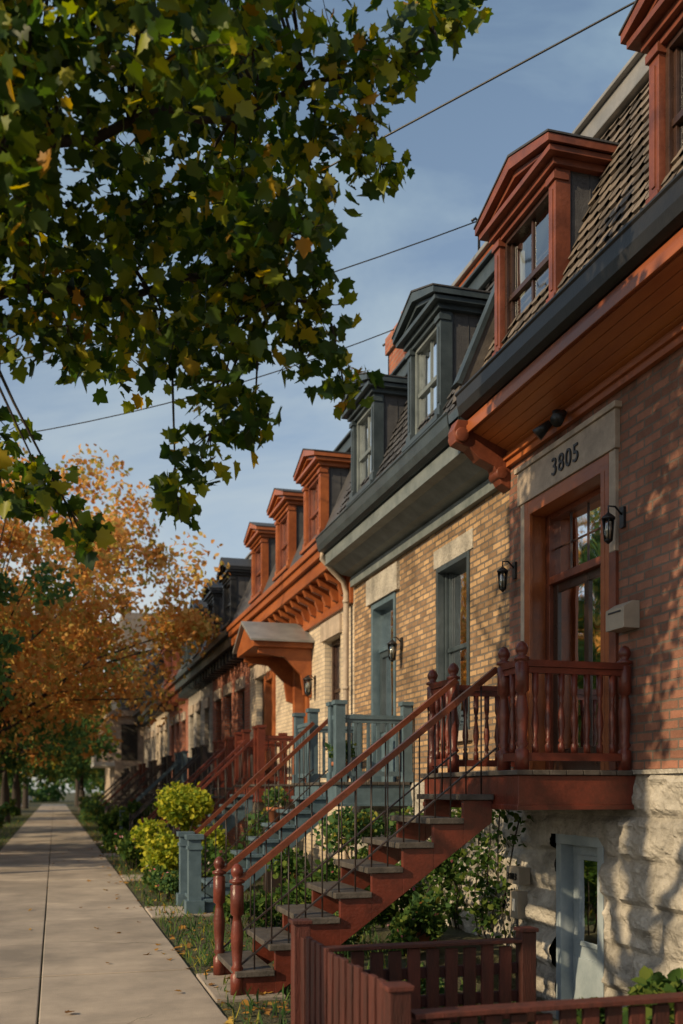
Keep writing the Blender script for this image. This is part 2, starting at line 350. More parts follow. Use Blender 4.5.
def window(mb,y0,y1,z0,z1,x,fm,mid=True,curt=.5,mull=False,fw=.07):
    mb.use(fm)
    mb.box(x,x+.09,y0,y0+fw,z0,z1); mb.box(x,x+.09,y1-fw,y1,z0,z1); mb.box(x-.004,x+.088,y0+fw,y1-fw,z1-fw,z1); mb.box(x-.02,x+.092,y0+fw,y1-fw,z0,z0+fw)
    a,b,c,d=y0+fw,y1-fw,z0+fw,z1-fw; s=.035; zm=(c+d)/2
    if mid: mb.box(x+.02,x+.07,a,b,zm-.025,zm+.025)
    for (p,q) in ((c,zm-.025),(zm+.025,d)) if mid else ((c,d),):
        mb.box(x+.035,x+.075,a,a+s,p,q); mb.box(x+.035,x+.075,b-s,b,p,q)
        if mull: mb.box(x+.04,x+.07,(a+b)/2-.016,(a+b)/2+.016,p,q)
    mb.use('glass'); mb.add([(x+.055,a,c),(x+.055,b,c),(x+.055,b,d),(x+.055,a,d)],[(0,1,2,3)])
    mb.use('curtain'); w=(b-a)
    if curt>0:
        for (p,q) in((a,a+w*curt*.5),(b-w*curt*.5,b)): drape(mb,x+.14,p,q,c,d,12,.02)
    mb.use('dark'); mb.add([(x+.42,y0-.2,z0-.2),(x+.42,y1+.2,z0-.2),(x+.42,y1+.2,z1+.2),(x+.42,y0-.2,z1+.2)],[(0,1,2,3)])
def shingles(mb,y0,y1,a,b,m,tw=.16,rowh=.13):
    mb.use(m); a=Vector((a[0],0,a[1]));b=Vector((b[0],0,b[1])); L=(b-a).length; t=(b-a)/L; nrm=Vector((-t.z,0,t.x))
    rows=int(L/rowh)
    for r in range(rows+1):
        s0=r*rowh; s1=min(L,s0+rowh*1.25); y=y0-(r%2)*tw/2
        while y<y1:
            ya=max(y0,y+.004); yb=min(y1,y+tw-.004)
            if yb-ya>.02:
                j=random.uniform(0,.012); k=random.uniform(-.009,.009)
                p0=a+t*(s0+k)+nrm*(.028+j); p1=a+t*s1+nrm*(.006+j*.3); q0=a+t*(s0+k)+nrm*.0; c=(yb-ya)*.22
                pc=a+t*(s0+k+.03)+nrm*(.026+j)
                mb.add([(p0.x,ya+c,p0.z),(p0.x,yb-c,p0.z),(pc.x,yb,pc.z),(p1.x,yb,p1.z),(p1.x,ya,p1.z),(pc.x,ya,pc.z),(q0.x,ya+c,q0.z),(q0.x,yb-c,q0.z)],[(0,1,2,3,4,5),(0,6,7,1)])
            y+=tw
def dormer(parent,cy,w,fm,sm,z0=5.58,ze=6.70,zp=7.0,xf=4.0,pm=None,curt=.4,name='dormer',mull=True,wm=None):
    mb=MB(); y0,y1=cy-w/2,cy+w/2; xb=5.0; ov=.11; pm=pm or fm; pw=.12
    mb.use(sm); mb.box(xf+.1,xb,y0+.02,y0+.07,z0-.3,ze); mb.box(xf+.1,xb,y1-.07,y1-.02,z0-.3,ze)
    for k in range(4): mb.box(xf+.16+k*.17,xf+.165+k*.17,y0+.012,y0+.02,z0-.3,ze)
    mb.use(fm)
    for a in(y0,y1-pw):
        mb.box(xf,xf+.14,a,a+pw,z0-.04,ze-.02); mb.box(xf-.02,xf+.12,a-.012,a+pw+.012,z0-.06,z0+.05); mb.box(xf-.022,xf+.12,a-.015,a+pw+.015,ze-.12,ze-.06)
        mb.box(xf-.01,xf+.01,a+.04,a+pw-.04,z0+.1,ze-.18)
    mb.box(xf-.06,xf+.15,y0-.04,y1+.04,z0-.12,z0-.062)
    mb.box(xf+.005,xf+.13,y0+pw+.002,y1-pw-.002,ze-.07,ze-.022)
    mb.box(xf-.04,xb,y0-.04,y1+.04,ze-.018,ze+.04); mb.box(xf-ov,xb,y0-ov,y1+ov,ze+.042,ze+.09)
    zt=ze+.092
    mb.prismX([(y0-ov+.06,zt),(y1+ov-.06,zt),(cy,zp)],xf-.01,xb+.1)
    mb.use(pm)
    th=.065; o=ov+.03
    for sgn in(-1,1):
        ye=cy+sgn*(w/2+o)
        mb.prismX([(ye,zt+.003),(ye,zt+th),(cy,zp+th+.03),(cy,zp-.01)],xf-ov-.03,xb+.2)
        ye2=cy+sgn*(w/2+o-.05)
        mb.prismX([(ye2-sgn*.02,zt+.005),(ye2-sgn*.1,zt+.005),(cy,zp-.07),(cy,zp-.012)],xf-ov+.03,xf-.02)
    mb.use(sm)
    for sgn in(-1,1):
        ye=cy+sgn*(w/2+o+.01)
        mb.prismX([(ye,zt+th+.002),(ye,zt+th+.02),(cy,zp+th+.055),(cy,zp+th+.034)],xf-ov-.04,xb+.2)
    window(mb,y0+pw+.002,y1-pw-.002,z0-.06,ze-.072,xf+.05,wm or fm,mid=True,curt=curt,mull=mull,fw=.045)
    mb.done(name,parent,bevel=.006)
def mansard(parent,y0,y1,m,zb=5.3,zt=7.35,tile=True,cap='metalroof',xb=3.9,xt=4.72):
    mb=MB().use(m); mb.prismY([(xb,zb),(xt,zt),(12.5,zt+.05),(12.5,zb)],y0,y1); mb.done('roof_body',parent)
    if tile: mb=MB(); shingles(mb,y0,y1,(xb,zb),(xt,zt),m); mb.done('roof_shingles',parent)
    mb=MB().use(cap); mb.box(xt-.1,xt+.25,y0,y1,zt-.02,zt+.16); mb.box(xt-.15,xt+.3,y0,y1,zt+.162,zt+.2); mb.done('roof_edge_flashing',parent,bevel=.01)
def body(parent,y0,y1,z1,m='dark',x=FX+.62):
    mb=MB().use(m); mb.box(x,12.4,y0+.005,y1-.005,-.9,z1); mb.done('interior_block',parent)
def lantern(name,x,y,z,s=.68):
    e=empty(name); mb=MB().use('black'); x=FX-.14
    mb.box(FX-.025,FX-.002,y-.03,y+.03,z-.0,z+.16)
    mb.tube([(FX-.02,y,z+.1),(FX-.08,y,z+.16),(x,y,z+.16),(x,y,z+.1)],.008,6)
    mb.lathe(x,y,z,[(.012*s,.16*s),(.085*s,.1*s),(.09*s,.085*s),(.075*s,.08*s)],6)
    mb.lathe(x,y,z-.17*s,[(.012*s,-.03*s),(.03*s,-.01*s),(.05*s,.0),(.055*s,.015*s)],6)
    for k in range(6):
        a=k*math.pi/3; mb.tube([(x+.05*s*math.cos(a),y+.05*s*math.sin(a),z-.16*s),(x+.074*s*math.cos(a),y+.074*s*math.sin(a),z+.082*s)],.005,4)
    mb.done('lantern_frame',e)
    mb=MB().use('bulb'); mb.lathe(x,y,z-.15*s,[(.03*s,0),(.034*s,.1*s),(.04*s,.12*s),(.02*s,.19*s)],8); mb.done('candle_bulb',e)
    mb=MB().use('glass'); mb.lathe(x,y,z-.155*s,[(.046*s,0),(.068*s,.23*s)],6); mb.done('lantern_glass',e)
    return e
NEWEL=[(.052,0),(.052,.16),(.03,.18),(.05,.21),(.034,.24),(.046,.38),(.05,.48),(.036,.58),(.03,.62),(.052,.64),(.052,.86),(.03,.875),(.06,.885),(.06,.905),(.028,.92),(.045,.95),(.05,.98),(.035,1.015),(.012,1.035)]
def balprof(h): return [(.026,0),(.026,.1*h),(.014,.13*h),(.024,.16*h),(.015,.2*h),(.031,.36*h),(.027,.45*h),(.014,.62*h),(.022,.66*h),(.014,.69*h),(.023,.74*h),(.026,.78*h),(.026,h)]
# ------------------------------------------------------------------ HOUSE 1
h1=empty('brick_row_house')
Y0,Y1=-2.0,9.0
door=(7.12,8.62,1.65,4.22); win1=(3.6,4.8,2.3,4.1)
mb=MB().use('brick1'); wall(mb,Y0,Y1,1.65,4.9,[door,win1,(1.2,2.3,2.3,4.1)],t=.34); mb.done('brick_wall',h1)
bdoor=(7.19,7.98,-.8,1.12)
rough_wall('rockfaced_basement_wall',4.6,Y1,-.8,1.645,[bdoor],h1,res=.022)
mb=MB().use('limestone'); mb.box(FX-.02,FX+.3,Y0,4.6,-.8,1.64); mb.box(FX-.05,FX+.1,4.0,Y1-.01,1.62,1.652); mb.done('basement_wall',h1)
body(h1,Y0,Y1,5.3)
mb=MB(); window(mb,3.6,4.8,2.3,4.1,FX+.15,'redwood'); window(mb,1.2,2.3,2.3,4.1,FX+.15,'redwood'); mb.use('cream'); mb.box(FX-.05,FX+.1,3.5,4.9,2.18,2.296); mb.box(FX-.03,FX+.1,3.5,4.9,4.104,4.4); mb.done('front_window',h1,bevel=.005)
mb=MB().use('palebl'); a,b=7.19,7.98
mb.box(FX-.04,FX+.1,a+.002,a+.09,-.8,1.1); mb.box(FX-.04,FX+.1,b-.09,b-.002,-.8,1.1); mb.box(FX-.045,FX+.098,a+.002,b-.002,1.03,1.118)
mb.box(FX+.08,FX+.13,a+.09,b-.09,-.8,1.03)
mb.box(FX+.065,FX+.09,a+.16,b-.16,-.65,.05); mb.box(FX+.06,FX+.09,a+.2,a+.24,.2,.9); mb.box(FX+.06,FX+.09,b-.24,b-.2,.2,.9); mb.box(FX+.058,FX+.09,a+.2,b-.2,.9,.94); mb.box(FX+.058,FX+.09,a+.2,b-.2,.16,.2)
mb.use('glass'); mb.add([(FX+.074,a+.24,.2),(FX+.074,b-.24,.2),(FX+.074,b-.24,.9),(FX+.074,a+.24,.9)],[(0,1,2,3)])
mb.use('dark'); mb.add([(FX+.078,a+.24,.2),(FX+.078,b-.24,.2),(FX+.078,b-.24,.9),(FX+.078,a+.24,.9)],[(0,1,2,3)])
mb.use('black'); mb.lathe(FX+.03,a+.14,.0,[(.02,0),(.03,.02),(.02,.05)]); mb.done('basement_door',h1,bevel=.004)
# main entrance
mb=MB(); a,b,c,d=door; mb.use('cream'); FD=FX-.1
mb.box(FX-.045,FX+.02,a-.12,b+.12,d-.01,d+.30); mb.box(FX-.065,FX+.02,a-.15,b+.15,d+.302,d+.35)
mb.box(FX-.03,FX+.02,a-.10,a-.003,3.4,d-.012); mb.box(FX-.03,FX+.02,b+.003,b+.08,1.66,d-.012)
mb.use('trim'); mb.box(FX-.03,FX+.02,a-.10,a-.003,1.66,3.398)
mb.use('copper')
mb.box(FX-.03,FX+.38,a,a+.06,1.66,d-.012); mb.box(FX-.03,FX+.38,b-.06,b,1.66,d-.012); mb.box(FX-.028,FX+.38,a+.06,b-.06,d-.14,d-.014)
mb.box(FX-.034,FX-.0,a+.06,a+.12,1.66,d-.14); mb.box(FX-.034,FX-.0,b-.12,b-.06,1.66,d-.14)
mb.use('trim')
mb.box(FD+.26,FD+.4,a+.06,a+.14,1.66,d-.14); mb.box(FD+.26,FD+.4,b-.14,b-.06,1.66,d-.14); 
mb.box(FD+.25,FD+.4,a+.14,b-.14,3.42,3.49); mb.box(FD+.27,FD+.4,a+.14,b-.14,d-.19,d-.14)
mb.use('darkdoor')
A,B=a+.14,b-.14
mb.box(FD+.3,FD+.36,A,A+.09,1.66,3.42); mb.box(FD+.3,FD+.36,B-.09,B,1.66,3.42); mb.box(FD+.302,FD+.358,A+.09,B-.09,3.34,3.42); mb.box(FD+.302,FD+.358,A+.09,B-.09,1.66,1.88)
mb.box(FD+.30,FD+.35,(A+B)/2-.04,(A+B)/2+.04,1.88,3.34)
for k in range(1,4): yy=A+(B-A)*k/4; mb.box(FD+.31,FD+.34,yy-.009,yy+.009,3.49,d-.19)
mb.box(FD+.312,FD+.338,A,B,3.75,3.768)
mb.use('glass'); mb.add([(FD+.32,A,1.86),(FD+.32,B,1.86),(FD+.32,B,d-.17),(FD+.32,A,d-.17)],[(0,1,2,3)])
mb.use('curtain')
drape(mb,FD+.375,A+.08,(A+B)/2-.03,1.9,3.38,16,.01); drape(mb,FD+.375,(A+B)/2+.2,B-.08,1.9,3.38,12,.01)
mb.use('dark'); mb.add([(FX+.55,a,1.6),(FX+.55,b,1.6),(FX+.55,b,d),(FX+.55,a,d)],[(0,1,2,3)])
mb.use('metalroof'); mb.tube([(FD+.28,A+.05,2.6),(FD+.25,A+.05,2.62),(FD+.25,A+.05,2.82),(FD+.28,A+.05,2.84)],.01,6)
mb.done('entrance_doorway',h1,bevel=.005)
def number(txt,y,z,size,parent,x=FX-.05):
    cu=bpy.data.curves.new('house_number','FONT'); cu.body=txt; cu.size=size; cu.extrude=.008; cu.align_x='CENTER'; cu.space_character=1.15
    ob=bpy.data.objects.new('house_number',cu); COL.objects.link(ob)
    ob.matrix_world=Matrix(((0,0,-1,x),(-1,0,0,y),(0,1,0,z),(0,0,0,1))); cu.materials.append(M['black']); ob.parent=parent
number('3805',7.8,4.29,.22,h1)
# eave
mb=MB().use('soffit')
for k in range(5):
    xa=3.9+k*.084; xb=xa+.078; f=lambda x:4.97+(4.80-4.97)*(x-3.9)/(FX+.02-3.9)
    mb.prismY([(xa,f(xa)),(xb,f(xb)),(xb,f(xb)+.03),(xa,f(xa)+.03)],Y0,Y1-.025)
mb.use('copper')
mb.prismY([(FX+.02,4.82),(3.9,4.985),(3.87,4.985),(3.87,5.09),(FX+.02,5.09)],Y0,Y1-.02)
mb.box(FX-.05,FX-.002,Y0,Y1-.02,4.66,4.80); mb.box(FX-.08,FX-.002,Y0,Y1-.02,4.72,4.76)
mb.box(3.845,3.869,Y0,Y1-.02,5.0,5.085); mb.box(3.83,3.845,Y0,Y1-.02,4.95,5.03)
mb.done('eave_soffit',h1,bevel=.004)
mb=MB().use('black'); prof=[(3.88,5.31),(3.88,5.1),(3.83,5.092),(3.77,5.12),(3.745,5.2),(3.735,5.30),(3.72,5.315),(3.72,5.33),(3.75,5.33),(3.765,5.2),(3.8,5.14),(3.86,5.13),(3.86,5.31)]
mb.prismY(prof,Y0,Y1); mb.box(3.86,4.0,Y0,Y1,5.09,5.34); mb.tube([(3.80,Y0,5.36),(3.80,Y1,5.36)],.018,6)
k=Y0+.3
while k<Y1: mb.box(3.725,3.87,k,k+.025,5.332,5.345); k+=.75
mb.done('gutter',h1)
mb=MB().use('trim'); mb.prismY([(FX-.005,4.45),(4.2,4.5),(4.12,4.66),(3.97,4.72),(3.86,4.82),(3.72,4.86),(3.70,4.98),(3.74,5.08),(FX-.005,5.08)],Y1-.03,Y1+.13); mb.tube([(3.78,Y1-.06,4.93),(3.78,Y1+.16,4.93)],.07,12); mb.tube([(4.2,Y1-.05,4.6),(4.2,Y1+.15,4.6)],.06,12); mb.done('end_bracket',h1,bevel=.008)
mansard(h1,Y0,Y1,'slate1')
mb=MB().use('copper'); mb.box(4.66,4.8,Y0,Y1-.3,7.555,7.66); mb.done('roof_trim',h1)
for cy in(.42,2.98,5.54,8.1): dormer(h1,cy,1.2,'trim','slate2',curt=.2,wm='darkdoor')
mb=MB().use('panel'); mb.prismY([(3.74,5.28),(3.78,5.45),(4.56,7.3),(5.2,7.45),(5.2,5.3)],9.0,9.12); mb.use('teal'); mb.prismY([(3.73,5.44),(3.755,5.47),(4.54,7.34),(4.57,7.31),(3.79,5.43)],8.985,9.14); mb.done('party_wall_parapet',h1)
mb=MB().use('black')
for dy in(-.12,.12):
    mb.tube([(FX-.1,7.85+dy,4.74),(FX-.2,7.85+dy*1.5,4.64)],[.03,.06],10); 
mb.tube([(FX-.1,7.85,4.8),(FX-.1,7.85,4.72)],.04,10); mb.done('floodlight_pair',h1)
lantern('wall_lantern',4.12,8.86,3.55); lantern('wall_lantern',4.12,6.94,3.56)
e=empty('mailbox'); mb=MB().use('beige'); mb.prismY([(FX-.002,2.74),(FX-.002,2.95),(FX-.06,2.95),(FX-.14,2.90),(FX-.14,2.74)],6.72,6.98); mb.use('black'); mb.box(FX-.145,FX-.141,6.76,6.94,2.865,2.88); mb.done('mailbox_body',e,bevel=.008)
e=empty('utility_meter_box'); mb=MB().use('beige'); mb.box(FX-.17,FX-.05,8.45,8.72,.62,.78); mb.box(FX-.16,FX-.05,8.5,8.66,.3,.55); mb.use('white'); mb.lathe(FX-.12,8.58,.36,[(.05,0),(.05,.12)]); mb.use('black'); mb.tube([(FX-.12,8.58,.3),(FX-.12,8.58,-.1)],.015,6); mb.done('meter_body',e,bevel=.006)
number('3803',8.585,.66,.09,e,x=FX-.173)
# ------------------------------------------------------------------ porch + stairs
def porch(name,y0,y1,zf,m,x0=3.3,gap=None,style='turned',fasc='redwood',pm=None):
    e=empty(name); pm=pm or m
    mb=MB().use(fasc); mb.box(x0,FX-.002,y0,y1,zf-.28,zf-.04); mb.box(x0-.012,FX-.003,y0-.012,y1+.012,zf-.3,zf-.26)
    mb.use('tread'); k=x0-.03
    while k<FX-.05: mb.box(k,k+.135,y0-.03,y1+.03,zf-.038,zf); k+=.14
    mb.done('porch_deck',e,bevel=.005)
    mb=MB().use(pm)
    posts=[(x0+.06,y0+.06),(x0+.06,y1-.06),(FX-.07,y0+.06),(FX-.07,y1-.06)]
    if gap: posts+=[(x0+.06,gap[0]-.03),(x0+.06,gap[1]+.03)]
    for x,y in posts:
        if style=='turned': mb.lathe(x,y,zf,[(r*1.0,h*.93) for r,h in NEWEL])
        else:
            mb.box(x-.06,x+.06,y-.06,y+.06,zf,zf+.95); mb.box(x-.08,x+.08,y-.08,y+.08,zf+.952,zf+1.0); mb.box(x-.075,x+.075,y-.075,y+.075,zf+.001,zf+.12)
    mb.use(m)
    def run(a,b):
        a=Vector(a);b=Vector(b)
        mb.use(pm); mb.beam(a+Vector((0,0,.80)),b+Vector((0,0,.80)),.075,.05); mb.beam(a+Vector((0,0,.75)),b+Vector((0,0,.75)),.045,.045); mb.beam(a+Vector((0,0,.1)),b+Vector((0,0,.1)),.06,.06)
        L=(b-a).length; n=max(1,int(L/(.105 if style=='turned' else .11)))
        for i in range(1,n):
            p=a+(b-a)*i/n
            if style=='iron': mb.use('iron'); mb.tube([p+Vector((0,0,.12)),p+Vector((0,0,.73))],.008,5)
            elif style=='turned': mb.use(m); mb.lathe(p.x,p.y,p.z+.13,[(r,h) for r,h in balprof(.6)],8)
            else: mb.use(m); mb.box(p.x-.018,p.x+.018,p.y-.018,p.y+.018,p.z+.13,p.z+.73)
    run((x0+.06,y0+.06,zf),(FX-.07,y0+.06,zf)); run((x0+.06,y1-.06,zf),(FX-.07,y1-.06,zf))
    if gap: run((x0+.06,y0+.06,zf),(x0+.06,gap[0]-.03,zf)); run((x0+.06,gap[1]+.03,zf),(x0+.06,y1-.06,zf))
    mb.done('porch_railing',e,bevel=0)
    return e
def stairs(name,y0,y1,x0,x1,zf,n,sm,tm,rm,newel='turned',nm=None,iron=True):
    e=empty(name); nm=nm or rm
    rise=zf/n; run=(x1-x0)/(n-1)
    mb=MB().use(tm)
    for i in range(1,n):
        xa=x0+(i-1)*run; mb.box(xa-.04,xa+run-.0,y0-.035,y1+.035,i*rise-.045,i*rise)
    mb.done('treads',e,bevel=.006)
    mb=MB().use(sm)
    for (a,b) in((y0,y0+.05),(y1-.05,y1)):
        for i in range(1,n):
            xa=x0+(i-1)*run+.01; xb=min(x1,xa+run); zt=i*rise-.048
            sl=rise/run; lo=lambda x:max(0.0,(x-x0-.30)*sl)
            mb.prismY([(xa,lo(xa)),(xb,lo(xb)),(xb,zt),(xa,zt)],a+.0007*(i%2),b-.0007*(i%2))
    mb.done('stringers',e,bevel=.003)
    mb=MB()
    for y in(y0+.03,y1-.03):
        x=x0-.02
        mb.use(nm)
        if newel=='turned': mb.lathe(x,y,0,[(r*.95,h*.93) for r,h in NEWEL],14)
        elif newel=='square':
            mb.box(x-.075,x+.075,y-.075,y+.075,0,.9); mb.box(x-.105,x+.105,y-.105,y+.105,.902,.96); mb.box(x-.11,x+.11,y-.11,y+.11,0.001,.16); mb.box(x-.09,x+.09,y-.09,y+.09,.78,.82)
        else: mb.tube([(x,y,0),(x,y,.95)],.02,6)
        a=Vector((x,y,.82)); b=Vector((x1+.05,y,zf+.80))
        mb.use(rm); mb.beam(a,b,.055,.045) 
        mb.use('iron' if iron else rm)
        mb.beam(a-Vector((0,0,.62)),b-Vector((0,0,.62)),.025,.012)
        k=int((x1-x0)/.12)
        for i in range(1,k):
            t=i/k; p=a+(b-a)*t; xx=p.x; st=max(0,min(n-1,int((xx-x0+.04)/run)+1))*rise
            mb.tube([(xx,y,max(st,0)),(xx,y,p.z-.02)],.0065 if iron else .014,5)
    mb.done('handrails_and_newels',e)
    return e
porch('front_porch',6.76,8.72,1.65,'redwood',gap=(7.16,8.13),pm='redwood')
stairs('front_staircase',7.2,8.08,1.3,3.29,1.65,9,'redwood','tread','railwood','turned',nm='redwood')
porch('front_porch',11.75,14.0,1.6,'blue',gap=(12.1,13.1),style='square',fasc='blue',pm='blue')
stairs('front_staircase',12.15,13.05,1.65,3.29,1.6,9,'blue','blue','railwood','square',nm='blue')
porch('front_porch',16.6,18.9,1.6,'redwood',gap=(17.0,18.0),style='iron',fasc='redwood',pm='redwood')
stairs('front_staircase',17.05,17.95,1.7,3.29,1.6,9,'blue','blue','redwood','iron',nm='iron')
for k,(y,c) in enumerate(((20.0,'redwood'),(23.5,'iron'),(27.2,'blue'),(31,'iron'),(35.5,'iron'),(40,'redwood'),(44.5,'iron'),(49,'iron'))):
    porch('front_porch',y-.3,y+1.6,1.55,c,gap=(y,y+.9),style='iron',fasc='tread' if c=='iron' else c,pm=c)
    stairs('front_staircase',y+.03,y+.87,1.75,3.29,1.55,9,c,'tread',c,'iron',nm=c)
# ------------------------------------------------------------------ HOUSE 2
h2=empty('tan_brick_row_house'); a0,a1=9.22,14.3
w2=(10.0,10.9,2.15,4.08); d2=(12.4,13.42,1.6,4.1)
mb=MB().use('brick2'); wall(mb,9.0,a1,1.6,4.95,[w2,d2],t=.3); mb.done('brick_wall',h2)
rough_wall('rockfaced_basement_wall',9.0,a1,-.1,1.6,[(10.1,10.8,.5,1.2)],h2,res=.035)
body(h2,9.0,a1,5.2)
mb=MB(); window(mb,10.0,10.9,2.15,4.08,FX+.07,'teal',curt=.6,fw=.06); mb.use('teal'); mb.box(FX-.02,FX+.07,9.97,10.03,2.15,4.08); mb.box(FX-.02,FX+.07,10.87,10.93,2.15,4.08); mb.box(FX-.025,FX+.07,10.03,10.87,4.02,4.08)
mb.use('cream'); mb.box(FX-.07,FX+.1,9.9,11.0,2.03,2.145); mb.use('limestone'); mb.box(FX-.015,FX+.1,9.88,11.02,4.085,4.3)
window(mb,10.1,10.8,.5,1.2,FX+.1,'white',mid=False); mb.done('front_window',h2,bevel=.005)
mb=MB().use('blue'); a,b,c,d=d2
mb.box(FX-.02,FX+.3,a,a+.07,c,d); mb.box(FX-.02,FX+.3,b-.07,b,c,d); mb.box(FX-.018,FX+.3,a+.07,b-.07,d-.08,d); mb.box(FX+.07,FX+.19,a+.07,b-.07,3.42,3.48); mb.box(FX+.11,FX+.16,a+.07,b-.07,c,2.3)
mb.use('teal'); mb.box(FX+.09,FX+.15,a+.07,a+.17,2.3,3.42); mb.box(FX+.09,FX+.15,b-.17,b-.07,2.3,3.42); mb.box(FX+.09,FX+.15,a+.17,b-.17,3.34,3.42)
mb.use('glass'); mb.add([(FX+.12,a+.07,2.3),(FX+.12,b-.07,2.3),(FX+.12,b-.07,4.02),(FX+.12,a+.07,4.02)],[(0,1,2,3)]); mb.use('curtain'); drape(mb,FX+.22,a+.2,b-.2,2.3,3.4)
mb.use('limestone'); mb.box(FX-.05,FX+.05,a-.15,b+.15,d+.003,d+.36); mb.done('entrance_doorway',h2,bevel=.005)
mb=MB().use('tealgrey'); mb.prismY([(FX+.02,4.66),(4.1,4.70),(3.95,4.8),(3.84,4.82),(3.84,4.98),(FX+.02,4.98)],9.14,a1); mb.box(FX-.07,FX-.002,9.14,a1,4.52,4.66)
mb.use('teal'); mb.prismY([(p[0]-.02,p[1]-.1) for p in prof],9.2,a1+.02); mb.box(3.84,4.0,9.2,a1,4.985,5.3); mb.done('eave_and_gutter',h2,bevel=.005)
mansard(h2,9.13,a1,'slate2',zb=5.22,zt=7.2,cap='teal')
for cy in(10.6,12.95): dormer(h2,cy,1.05,'teal','slate2',z0=5.6,curt=.6,wm='tealgrey')
mb=MB().use('brick4'); mb.box(4.95,5.5,13.9,14.6,6.5,8.35); mb.box(4.9,5.55,13.85,14.65,8.2,8.45); mb.use('terra')
for q in(14.05,14.4): mb.lathe(5.2,q,8.45,[(.1,0),(.12,.05),(.09,.3),(.12,.34)])
mb.done('chimney',h2)
mb=MB().use('copper')
for k in range(6): mb.box(4.98+.002*(k%2),5.6,9.6,12.4,7.2+k*.13,7.325+k*.13)
mb.use('metalroof'); mb.box(4.93,5.65,9.55,12.45,7.982,8.04); mb.done('roof_parapet',h2,bevel=.01)
e=empty('downpipe'); mb=MB().use('cream'); mb.tube([(3.80,14.28,5.1),(3.80,14.28,4.92),(3.95,14.32,4.78),(4.16,14.4,4.62),(4.2,14.4,4.45),(4.2,14.4,.15),(4.1,14.35,.05)],.045,10)
for z in(4.3,3,1.7,.6): mb.tube([(4.2,14.4,z),(4.2,14.4,z+.05)],.054,10)
mb.done('pipe',e)
lantern('wall_lantern',4.12,12.15,3.3,.8)
# ------------------------------------------------------------------ HOUSE 3
h3=empty('pale_brick_row_house'); b0,b1=14.3,22.6
wins=[(15.05,16.0,2.3,3.95),(20.9,21.8,2.3,3.95)]; drs=[(17.1,18.05,1.6,3.9),(19.9,20.7,1.55,3.9)]
mb=MB().use('brick3'); wall(mb,b0,b1,-.1,4.9,wins+drs); mb.done('brick_wall',h3); body(h3,b0,b1,5.2)
for w in wins:
    mb=MB(); window(mb,*w,FX+.12,'darkdoor',curt=.8); mb.use('cream'); mb.box(FX-.05,FX+.08,w[0]-.1,w[1]+.1,w[3]+.002,w[3]+.3); mb.box(FX-.06,FX+.1,w[0]-.08,w[1]+.08,w[2]-.12,w[2]-.002); mb.done('front_window',h3,bevel=.005)
for w in drs:
    mb=MB().use('copper'); a,b,c,d=w
    mb.box(FX-.05,FX+.2,a-.08,a+.08,c,d); mb.box(FX-.05,FX+.2,b-.08,b+.08,c,d); mb.box(FX-.048,FX+.2,a+.08,b-.08,d-.12,d+.06); mb.use('darkdoor'); mb.box(FX+.15,FX+.2,a+.08,b-.08,c,d-.12); mb.use('glass'); mb.box(FX+.13,FX+.149,a+.2,b-.2,c+.9,d-.3); mb.done('entrance_doorway',h3,bevel=.005)
mb=MB().use('copper'); mb.box(3.87,FX+.02,b0+.03,b1,4.78,4.98); mb.box(3.8,FX,b0+.03,b1,4.982,5.1); mb.box(3.76,3.95,b0+.03,b1,5.102,5.2); mb.box(FX-.06,FX-.002,b0+.03,b1,4.3,4.778)
y=b0+.2
while y<b1: mb.prismY([(FX-.06,4.42),(4.16,4.45),(4.1,4.6),(3.95,4.66),(3.9,4.776),(FX-.06,4.776)],y,y+.1); y+=.46
mb.done('bracketed_cornice',h3,bevel=.006)
mansard(h3,b0,b1,'slate2',zb=5.2,zt=7.1,tile=False,cap='teal')
for cy in(15.7,17.9,20.3): dormer(h3,cy,1.1,'copper','slate2',z0=5.55,ze=6.6,zp=6.9,curt=.7,wm='trim')
mb=MB().use('copper'); mb.prismX([(16.75,3.95),(18.35,3.95),(18.35,4.05),(17.55,4.42),(16.75,4.05)],3.25,FX-.003)
mb.use('metalroof'); 
for s_ in(-1,1): mb.prismX([(17.55+s_*.9,4.03),(17.55+s_*.9,4.07),(17.55,4.5),(17.55,4.44)],3.18,FX-.003)
mb.use('copper')
for y in(16.85,18.15): mb.prismY([(FX-.004,3.1),(4.15,3.15),(4.1,3.5),(3.8,3.8),(3.35,3.85),(3.35,3.948),(FX-.004,3.948)],y,y+.09)
mb.done('door_hood',h3,bevel=.006)
lantern('wall_lantern',4.12,16.6,3.3,1)
